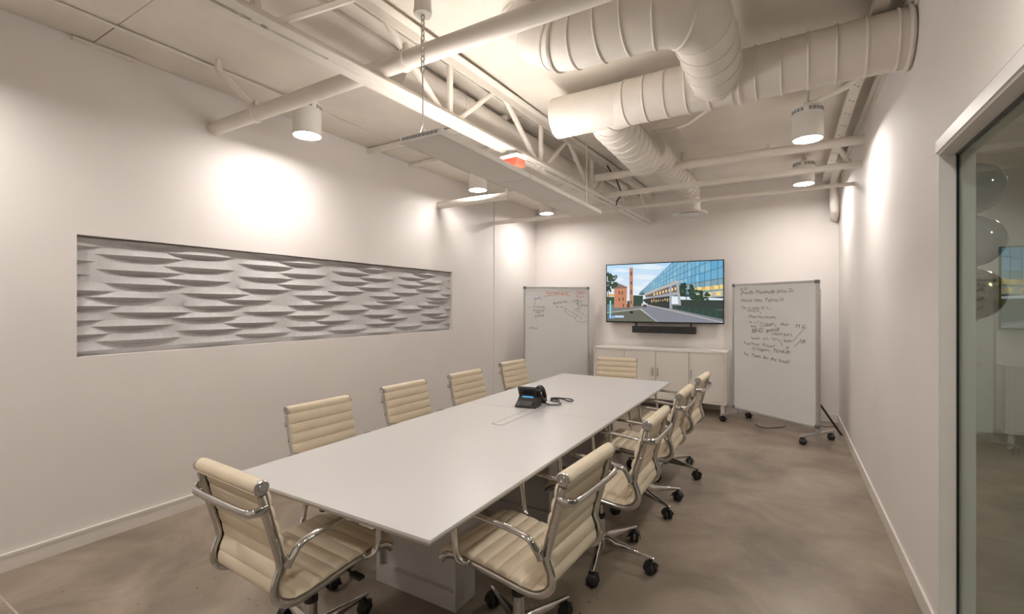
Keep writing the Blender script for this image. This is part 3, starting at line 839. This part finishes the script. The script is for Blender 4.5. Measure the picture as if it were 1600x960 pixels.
hp = crom([(0.082,0.062,0.145),(0.082,0.10,0.150),(0.082,0.155,0.125),(0.082,0.195,0.075),(0.082,0.212,0.02)], 6)
sweep(bm, hp, rect(0.034, 0.020, 0.006), up=(0,0.6,0.8)); 
sweep(bm, [V(0.082,0.062,0.138), V(0.082,0.085,0.12)], rect(0.036, 0.036, 0.008), up=(0,0.6,0.8)); sweep(bm, [V(0.082,0.203,0.04), V(0.082,0.180,0.022)], rect(0.036, 0.036, 0.008), up=(0,0.6,0.8))
obj('handset', bm, 'phone_black', ph_, smooth=True, sharp=40)
bm = bm_new(); sweep(bm, [V(0.078,0.085,0.10), V(0.078,0.19,0.01)], rect(0.036, 0.016, 0.004), up=(0,0.6,0.8)); obj('cradle', bm, 'phone_black', ph_)
bm = bm_new(); prism(bm, [(0.12,0.0),(0.20,0.0),(0.12,0.075)], 'x', -0.06, 0.05); obj('stand', bm, 'phone_black', ph_)
bm = bm_new()
cord = crom([(0.09,0.20,0.006),(0.14,0.165,0.005),(0.19,0.175,0.005),(0.205,0.225,0.005),(0.17,0.28,0.006),(0.11,0.30,0.006),(0.09,0.33,0.006),(0.13,0.37,0.012),(0.18,0.36,0.014),(0.235,0.33,0.008),(0.26,0.37,0.006),(0.235,0.42,0.006),(0.18,0.41,0.010),(0.12,0.40,0.012),(0.08,0.37,0.012),(0.10,0.33,0.016),(0.16,0.34,0.006)], 7)
sweep(bm, cord, circ(0.0048, 8)); obj('cord', bm, 'cord_black', ph_, smooth=True)

# ------------------------------------------------------------------ television and sound bar
TVW, TVH = 1.72, 0.915
tv = thing('television', 'flat television on the back wall showing a glass office building', 'television', (-1.61, 7.165, 1.695), math.radians(0.0))
bm = bm_new(); box(bm, -TVW/2, TVW/2, 0.0, 0.035, -TVH/2, TVH/2); obj('housing', bm, 'black_gloss', tv, bevel=0.004)
bm = bm_new(); box(bm, -0.3, 0.3, 0.035, 0.103, -0.2, 0.2); obj('wall_mount', bm, 'black_plastic', tv)
for (a, b, c, d) in ((-TVW/2, TVW/2, TVH/2-0.013, TVH/2), (-TVW/2, TVW/2, -TVH/2, -TVH/2+0.02), (-TVW/2, -TVW/2+0.012, -TVH/2, TVH/2), (TVW/2-0.012, TVW/2, -TVH/2, TVH/2)):
    bm = bm_new(); box(bm, a, b, -0.006, 0.0, c, d); obj('bezel', bm, 'black_gloss', tv)
# the picture on the screen, drawn as flat coloured patches
SW, SH = TVW - 0.024, TVH - 0.033
polys = []
def uv(x, y):
    u = (x - 132) / 1235.0; yt = 185 - 75*u; yb = 778 + 7*u
    return min(1, max(0, u)), min(1, max(0, (y - yt) / (yb - yt)))
def P(col, *pts): polys.append((col, [uv(*p) for p in pts]))
def R4(col, x0, y0, x1, y1): P(col, (x0,y0),(x1,y0),(x1,y1),(x0,y1))
def blob(col, cx, cy, rx, ry, n=14, seed=0):
    r = random.Random(seed); P(col, *[(cx+rx*(0.8+0.3*r.random())*math.cos(2*PI*i/n), cy+ry*(0.8+0.3*r.random())*math.sin(2*PI*i/n)) for i in range(n)])
def leafy(cx, cy, rx, ry, seed):
    r = random.Random(seed)
    for q in range(16):
        a = r.uniform(0, 2*PI); d = math.sqrt(r.random()) * 0.95; k = r.uniform(0.5, 1.5)
        blob((0.012*k, 0.042*k, 0.020*k), cx+rx*d*math.cos(a), cy+ry*d*math.sin(a), rx*r.uniform(0.2,0.4), ry*r.uniform(0.22,0.45), 9, seed*31+q)
def line(col, x0, y0, x1, y1, w):
    d = math.hypot(x1-x0, y1-y0); nx_, ny_ = -(y1-y0)/d*w/2, (x1-x0)/d*w/2
    P(col, (x0+nx_,y0+ny_),(x1+nx_,y1+ny_),(x1-nx_,y1-ny_),(x0-nx_,y0-ny_))
for i in range(8):
    k = i / 7; y0, y1 = 95 + i*62, 95 + (i+1)*62 + 6
    R4((0.40+0.30*k, 0.62+0.13*k, 0.82-0.02*k), 132, y0, 1367, y1)
for (cx, cy, rx, ry, s) in ((300,235,110,22,1),(620,190,180,30,2),(560,300,150,35,3),(250,330,90,30,4),(640,380,120,24,5),(480,420,160,26,6)):
    blob((0.60+0.01*s,0.72+0.005*s,0.82), cx, cy, rx, ry, 16, s)
    blob((0.68,0.76,0.82), cx+10, cy+4, rx*0.6, ry*0.6, 16, s+9)
R4((0.16,0.17,0.17), 132, 590, 1367, 790)                                     # ground
P((0.20,0.21,0.245), (520,640),(600,600),(880,640),(1367,760),(1367,790),(700,790))   # road
P((0.115,0.12,0.09), (132,690),(510,650),(690,790),(132,790))                   # lawn
line((0.62,0.62,0.58), 520, 645, 705, 785, 9); line((0.45,0.43,0.40), 132, 690, 520, 645, 8)
P((0.02,0.06,0.10), (505,474),(860,140),(1367,105),(1367,520),(505,492))     # glass facade
fr_ = random.Random(11)
FX = [505,540,572,602,630,657,684,712,741,772,804,838,873,909,945,982,1020,1058,1097,1141,1191,1251,1317,1367]
FB = [-330,-200,-70,60,180,300,405,490]
def fy(x, yr): return 478 + (yr - 478) * (x - 505) / 862.0
for i in range(len(FX)-1):
    xa, xb = FX[i] + 0.8 + i*0.07, FX[i+1] - 0.8 - i*0.07
    for j in range(len(FB)-1):
        if fy(xb, FB[j+1]) < 100: continue
        g = 1.4 + 0.06*i
        k = fr_.uniform(-0.04, 0.05) + 0.10*(1 - i/23.0)
        col = (0.13+k, 0.37+k, 0.56+k*0.6) if j < 5 else (0.16+k, 0.30+k, 0.36+k)
        P(col, (xa, fy(xa, FB[j])+g), (xb, fy(xb, FB[j])+g), (xb, fy(xb, FB[j+1])-g), (xa, fy(xa, FB[j+1])-g))
P((0.55,0.40,0.16), (1090,415),(1367,370),(1367,420),(1090,450)); P((0.42,0.42,0.34), (1110,470),(1367,430),(1367,500),(1110,520))
for (x, y, w, h) in ((1120,400,40,30),(1200,392,36,40),(1280,380,40,40),(1340,372,24,44),(1215,460,40,40),(1300,450,44,40)): R4((0.80,0.60,0.22), x, y, x+w, y+h)
R4((0.02,0.035,0.03), 930, 540, 1367, 640)
P((0.02,0.03,0.03), (540,545),(840,480),(850,640),(600,600))                  # lower storey
for i in range(9): R4((0.75,0.48,0.18), 640+i*24, 545-i*2+random.uniform(-8,8), 650+i*24, 562-i*2+random.uniform(0,14))
P((0.13,0.11,0.09), (570,490),(840,400),(925,370),(925,470),(580,520))
for i in range(8): R4((0.85,0.60,0.28), 665+i*32, 470-i*9, 680+i*32, 500-i*9)
P((0.33,0.33,0.37), (560,530),(900,455),(925,460),(925,490),(580,535))
P((0.43,0.40,0.37), (560,480),(905,335),(950,332),(945,350),(830,400),(580,500))
R4((0.30,0.33,0.40), 835, 395, 858, 640)
P((0.38,0.37,0.38), (905,365),(930,360),(955,600),(930,600))
P((0.015,0.045,0.035), (870,600),(1367,650),(1367,745),(870,640))             # hedge pool glass
for i in range(7): line((0.05,0.12,0.10), 900+i*68, 605+i*8, 900+i*68, 645+i*16, 4)
line((0.50,0.47,0.42), 600, 600, 1367, 782, 8)
for i, (cx, cy, rx, ry) in enumerate(((1010,405,70,48),(975,460,40,50),(1060,440,30,40),(1140,490,90,50),(1090,520,70,45),(1190,520,45,35))): leafy(cx, cy, rx, ry, 20+i)
line((0.03,0.03,0.02), 1005, 440, 1010, 600, 8); line((0.03,0.03,0.02), 1140, 520, 1140, 610, 10)
R4((0.03,0.06,0.025), 132, 520, 235, 600); R4((0.60,0.40,0.16), 140, 490, 235, 515)
P((0.50,0.205,0.11), (220,425),(370,415),(365,632),(220,636)); P((0.22,0.13,0.10), (205,432),(265,372),(378,412),(372,424))
for (x, y) in ((275,455),(310,455),(275,525),(320,522),(322,590)): R4((0.06,0.035,0.03), x, y, x+12, y+38)
R4((0.03,0.05,0.03), 372, 560, 400, 630); R4((0.02,0.055,0.03), 440, 500, 550, 590); R4((0.03,0.05,0.035), 440, 585, 530, 615)
P((0.45,0.195,0.12), (397,205),(438,203),(437,632),(400,634))
for (y, h) in ((245,42),(350,34),(440,50),(560,30)): R4((0.07,0.05,0.05), 412, y, 426, y+h)
for i, (cx, cy, rx, ry) in enumerate(((150,300,40,60),(190,360,60,40),(165,420,50,40),(220,310,36,26),(140,440,30,40),(225,390,40,26))): leafy(cx, cy, rx, ry, 40+i)
line((0.05,0.04,0.03), 150, 440, 148, 600, 8)
R4((0.60,0.55,0.55), 535, 585, 600, 612); R4((0.05,0.05,0.06), 550, 598, 592, 625)
R4((0.01,0.01,0.015), 402, 668, 438, 695)
R4((0.20,0.60,0.70), 168, 560, 186, 720); R4((0.10,0.35,0.85), 162, 718, 188, 752); R4((0.75,0.88,1.0), 170, 726, 180, 742); R4((0.20,0.45,0.85), 194, 722, 222, 748); R4((0.50,0.60,0.82), 228, 718, 334, 740)
bm = bm_new(); lay = bm.loops.layers.float_color.new('Col')
for k, (col, pts) in enumerate(polys):
    yo = -0.0004 - 0.00003 * k
    vs = [bm.verts.new((-SW/2 + u*SW, yo, SH/2 + 0.0035 - v*SH)) for u, v in pts]
    try: f = bm.faces.new(vs)
    except ValueError: continue
    for l in f.loops: l[lay] = (col[0], col[1], col[2], 1)
scr = obj('screen', bm, 'screen_picture', tv)
scr['label'] = 'lit screen picture of a glass building, brick tower and road'
for p in scr.data.polygons: pass
sb = thing('sound_bar', 'long black sound bar under the television', 'speaker', (-1.58, 7.15, 1.14))
bm = bm_new(); box(bm, -0.46, 0.46, -0.05, 0.05, -0.052, 0.052); obj('body', bm, 'black_plastic', sb, bevel=0.008)
for x in (-0.415, 0.385):
    bm = bm_new(); box(bm, x-0.012, x+0.012, 0.02, 0.04, 0.05, 0.14); obj('bracket', bm, 'black_plastic', sb)
bm = bm_new(); box(bm, -0.04, 0.04, 0.05, 0.118, -0.03, 0.03); obj('wall_plate', bm, 'black_plastic', sb)
bm = bm_new(); box(bm, -0.01, 0.01, -0.052, -0.049, -0.05, -0.043); obj('indicator', bm, 'phone_lcd', sb)

# ------------------------------------------------------------------ cabinet
def cabinet(name, label, loc, rz, w, d, z0, z1, ndoors, handles):
    t = thing(name, label, 'cabinet', loc, rz)
    b_ = bm_new()
    k = 0.022
    box(b_, -w/2, w/2, 0, d, z1-k, z1); box(b_, -w/2, w/2, 0, d, z0, z0+k)
    box(b_, -w/2, -w/2+k, 0, d, z0+k, z1-k); box(b_, w/2-k, w/2, 0, d, z0+k, z1-k); box(b_, -w/2+k, w/2-k, d-0.012, d, z0+k, z1-k)
    obj('carcass', b_, 'cabinet_white', t)
    b_ = bm_new(); box(b_, -w/2+k, w/2-k, 0.024, 0.03, z0+k, z1-k); obj('recess', b_, 'cabinet_gap', t)
    iw = (w - 2*k) / ndoors
    for i in range(ndoors):
        x0 = -w/2 + k + i*iw
        b_ = bm_new(); box(b_, x0+0.003, x0+iw-0.003, 0.004, 0.022, z0+k+0.003, z1-k-0.004)
        dr = obj('door', b_, 'cabinet_white', t, bevel=0.001)
        hs = handles[i]
        if hs is not None:
            hx = x0 + (0.035 if hs < 0 else iw-0.035)
            b_ = bm_new()
            hz = z0 + (z1 - z0)*0.47
            sweep(b_, [V(hx,0.004,hz), V(hx,-0.022,hz), V(hx,-0.022,hz+0.11), V(hx,0.004,hz+0.11)], rect(0.010, 0.010), up=(1,0,0))
            obj('handle', b_, 'brushed_metal', dr)
    for x in (-w/2+0.05, w/2-0.05):
        for y in (0.04, d-0.05):
            b_ = bm_new(); box(b_, x-0.022, x+0.022, y-0.022, y+0.022, 0, z0); obj('leg', b_, 'cabinet_white', t)
    return t
cabinet('storage_cabinet', 'long white cabinet with four doors under the television', (-1.608, 6.78, 0), 0, 1.85, 0.46, 0.17, 0.875, 4, (1, 1, -1, -1))

# ------------------------------------------------------------------ whiteboards
def text_mesh(txts, parent, m, name='handwriting'):
    """txts: (string, x, z, size, tilt)"""
    bm_ = bm_new(); rr = random.Random(len(txts) * 13 + 5)
    for (s, x, z, size, tilt) in txts:
        cu = bpy.data.curves.new('t', 'FONT'); cu.body = s; cu.size = size; cu.shear = 0.18; cu.resolution_u = 2
        cu.space_character = 0.95; cu.offset = -0.004 * size
        o = bpy.data.objects.new('t', cu); COL.objects.link(o)
        dg = bpy.context.evaluated_depsgraph_get()
        me = bpy.data.meshes.new_from_object(o.evaluated_get(dg))
        me.transform(Matrix.Translation((x, 0, z)) @ Matrix.Rotation(tilt, 4, 'Y') @ Matrix.Rotation(PI/2, 4, 'X'))
        bm_.from_mesh(me)
        bpy.data.objects.remove(o); bpy.data.curves.remove(cu); bpy.data.meshes.remove(me)
    for v in bm_.verts:
        v.co.x += 0.004*math.sin(v.co.z*90 + v.co.x*23); v.co.z += 0.004*math.sin(v.co.x*60)
    o = obj(name, bm_, m, parent); o['kind'] = 'stuff'; return o
def strokes(lines_, parent, m, r=0.0022, name='drawn_line', yy=-0.0295):
    b_ = bm_new()
    for ln in lines_:
        pts = crom([(x, 0, z) for x, z in ln], 5)
        sweep(b_, pts, [(-r, -0.0004), (r, -0.0004), (r, 0.0004), (-r, 0.0004)] if False else rect(2*r, 0.0008), up=(0,1,0))
    o = obj(name, b_, m, parent); o.location = (0, yy, 0); o['kind'] = 'stuff'; return o
def whiteboard(label, loc, rz, w, zb, zt, foot=0.52):
    t = thing('whiteboard', label, 'whiteboard', loc, rz)
    h = zt - zb
    b_ = bm_new(); box(b_, -w/2+0.012, w/2-0.012, -0.028, -0.004, zb+0.012, zt-0.012); obj('board', b_, 'board_face', t)
    fr = [(-w/2, -w/2+0.026, zb, zt), (w/2-0.026, w/2, zb, zt), (-w/2, w/2, zt-0.024, zt), (-w/2, w/2, zb, zb+0.024)]
    for a, b, c, d in fr:
        b_ = bm_new(); box(b_, a, b, -0.036, 0.004, c, d); obj('frame_bar', b_, 'aluminium', t, bevel=0.005)
    for sx in (-1, 1):
        for z in (zb+0.018, zt-0.018):
            b_ = bm_new(); box(b_, sx*(w/2-0.018)-0.022, sx*(w/2-0.018)+0.022, -0.039, 0.006, z-0.022, z+0.022); obj('corner_cap', b_, 'corner_grey', t, bevel=0.010)
        x = sx*(w/2 - 0.03)
        b_ = bm_new(); box(b_, x-0.016, x+0.016, 0.005, 0.037, 0.085, zt-0.1); obj('post', b_, 'aluminium', t, bevel=0.003)
        b_ = bm_new(); box(b_, x-0.018, x+0.018, -foot/2, foot/2, 0.080, 0.104); ft = obj('foot_bar', b_, 'aluminium', t, bevel=0.003)
        for sy in (-1, 1):
            b_ = make_caster(); bmesh.ops.scale(b_, vec=(1.15, 1.15, 1.0), verts=b_.verts[:]); 
            c = obj('caster', b_, 'black_plastic', ft, smooth=True, sharp=50); c.location = (x, sy*(foot/2-0.03), 0); c.rotation_euler = (0, 0, 0.6*sx)
    return t
WR = whiteboard('whiteboard on wheels to the right of the cabinet, covered in black notes', (-0.1345, 6.4425, 0), math.radians(-37), 1.14, 0.153, 1.783)
# notes, in board coordinates x from -0.57 to 0.57
K = lambda x, y: ((x - 92) / 724.0 * 1.14 - 0.57)
def bx_(x): return (x - 92) / 724.0 * 1.14 - 0.57
def bz_(x, y):
    top = 137 - (x - 92) / 724.0 * 43
    sc = 1.63 / (1040 + (x - 92) / 724.0 * 205)
    return 1.783 - (y - top) * sc
def TX(s, x, y, size, tilt=0.0): return (s, bx_(x), bz_(x, y), size, tilt)
tx = text_mesh([TX('aa 3d',165,185,0.055), TX('(Food)s  Mentinally  Imov Dr',172,222,0.066,-0.01), TX('Nados  bees  Torron H',174,285,0.066), TX('The  s. users  El  =',178,345,0.055), TX('Home B',238,368,0.05),
    TX('ITHeel the percents',248,418,0.05), TX('or   c //',252,464,0.05), TX('ploy',270,498,0.05), TX('Cabar',372,497,0.066,-0.2), TX('dens',530,480,0.055), TX('M X .',650,500,0.066), TX('BIND  yeeed',278,545,0.075,-0.1),
    TX('- dawn but a',462,560,0.052), TX('horses    to h',272,596,0.048), TX('bean',556,618,0.056), TX('NR',680,618,0.052), TX('Haw M sun  "Turners"',205,640,0.052,0.03), TX('O. helpers , Three-dn',280,690,0.062,0.0), TX('36',568,675,0.045), TX('his.  Them  for  the  breith',205,732,0.062,0.07)], WR, 'ink_black')
tx.location = (0, -0.0291, 0)
BP = lambda pts: [(bx_(x), bz_(x, y)) for x, y in pts]
strokes([BP([(372,450),(355,478),(372,500)]), BP([(470,465),(485,480),(500,505)]), BP([(455,560),(470,550),(485,542)]), BP([(625,615),(670,560),(722,492)]), BP([(640,655),(662,635),(680,612)]),
         BP([(450,590),(500,595),(535,620),(545,655)]), BP([(480,600),(475,606),(490,604)]), BP([(350,360),(358,372),(365,384)]), BP([(440,345),(450,340),(456,336)]), BP([(548,705),(556,690),(562,680)]), BP([(685,625),(700,622),(718,622)])], WR, 'ink_black')
WL = whiteboard('whiteboard on wheels in the back left corner with a red heading', (-3.145, 6.74, 0), math.radians(42.3), 1.08, 0.15, 1.80)
def lx(x): return (x - 97) / 634.0 * 1.08 - 0.54
def lz(x, y): return 1.80 - (y - 104 - (x-97)/634.0*10) * 1.65 / 1135
LT = lambda s, x, y, size, tilt=0.0: (s, lx(x), lz(x, y), size, tilt)
o1 = text_mesh([LT('Dapenart lernt',302,186,0.066), LT('. Power',595,176,0.045), LT('Reasons',602,226,0.042)], WL, 'ink_red'); o1.location = (0, -0.0291, 0)
o2 = text_mesh([LT('goals.',196,246,0.06,-0.1)], WL, 'ink_blue'); o2.location = (0, -0.0291, 0)
o3 = text_mesh([LT('Use are',203,334,0.052), LT('Nurture',196,374,0.05), LT('slow',206,396,0.05), LT('Antisell',196,438,0.056,-0.12), LT('Focus',152,560,0.055,0.02), LT('Aused Rol ... / chki',370,300,0.062,-0.10), LT('Ir.  m',404,338,0.055), LT('Pd',602,312,0.06), LT('ablo/ba',640,326,0.05), LT('1-15',610,284,0.05)], WL, 'ink_black'); o3.location = (0, -0.0291, 0)
LP = lambda pts: [(lx(x), lz(x, y)) for x, y in pts]
strokes([LP([(285,212),(400,196),(480,196),(540,205)]), LP([(588,190),(630,186),(690,182)])], WL, 'ink_red', 0.003)
strokes([LP([(126,330),(142,324),(158,326)]), LP([(210,268),(195,300),(188,350),(196,368)]), LP([(270,356),(290,350),(314,350)]), LP([(480,330),(530,370),(590,410),(625,430)]), LP([(488,376),(540,420),(590,455)]), LP([(622,300),(626,340),(580,372)]), LP([(626,340),(640,365),(626,392),(610,380),(626,345)]), LP([(596,450),(598,480),(640,500),(700,496),(718,480)]), LP([(596,450),(605,430),(625,428)]), LP([(645,400),(665,405),(680,425)]), LP([(630,440),(650,450),(660,470)]), LP([(690,445),(705,440),(716,442)]), LP([(485,378),(500,358),(510,345)])], WL, 'ink_black', 0.002)

# black pole behind the right whiteboard
bm = bm_new(); sweep(bm, [V(0,0,0.0), V(-0.405, -0.06, 0.66)], rect(0.022, 0.022, 0.004), up=(0,1,0))
sweep(bm, [V(-0.006, 0, 0.002), V(0.012, 0.004, 0.002)], rect(0.03, 0.004), up=(0,0,1))
tag(obj('leaning_pole', bm, 'black_plastic', loc=(0.555, 6.585, 0.0)), 'thin black pole leaning behind the right whiteboard down to the skirting', 'pole')
def cable(label, pts, r=0.004):
    p = crom(pts, 6); base = p[0].copy(); bm_ = bm_new(); sweep(bm_, [q - base for q in p], circ(r, 6))
    return tag(obj('floor_cable', bm_, 'cord_black', loc=base, smooth=True), label, 'cable')
cable('dark cable on the floor behind the right whiteboard', [(0.30, 7.10, 0.005), (0.36, 6.98, 0.005), (0.42, 6.92, 0.005), (0.50, 6.98, 0.005), (0.54, 6.93, 0.005), (0.56, 6.97, 0.005)])
cable('dark cable on the floor under the right whiteboard', [(-0.33, 6.62, 0.005), (-0.28, 6.52, 0.005), (-0.18, 6.50, 0.005), (-0.05, 6.62, 0.005), (0.0, 6.72, 0.005)])
cable('black cable drooping behind the cabinet legs', [(-1.35, 7.2, 0.006), (-1.2, 7.1, 0.006), (-1.0, 7.18, 0.10), (-0.9, 7.22, 0.2)], 0.006)

# ------------------------------------------------------------------ neighbouring room: balloons, cabinet, dark screen
def balloon(label, z, m):
    b_ = bm_new()
    prof = [(0.0, -0.165), (0.012, -0.163), (0.010, -0.152)]
    for i in range(1, 18):
        a = -PI/2 + PI*i/18
        prof.append((0.140*math.cos(a)*(1.0 - 0.07*max(0, -math.sin(a))), 0.150*math.sin(a)))
    prof.append((0.0, 0.150))
    lathe(b_, prof, 28)
    o = obj('balloon', b_, m, loc=(0.972, 3.80, z), smooth=True)
    return tag(o, label, 'balloon', 'balloons behind the glass')
balloon('dark green balloon behind the glass, topmost of three', 2.20, 'balloon_green')
balloon('dark green balloon behind the glass, in the middle of three', 1.885, 'balloon_green')
balloon('shiny olive balloon behind the glass, lowest of three', 1.57, 'balloon_olive')
bm = bm_new(); cyl(bm, V(0,0,0), V(0,0,-1.70), 0.002, 8)
tag(obj('balloon_string', bm, 'fixture_white', loc=(0.972, 3.80, 3.12), smooth=True), 'thin string from the ceiling carrying the balloons behind the glass', 'string')
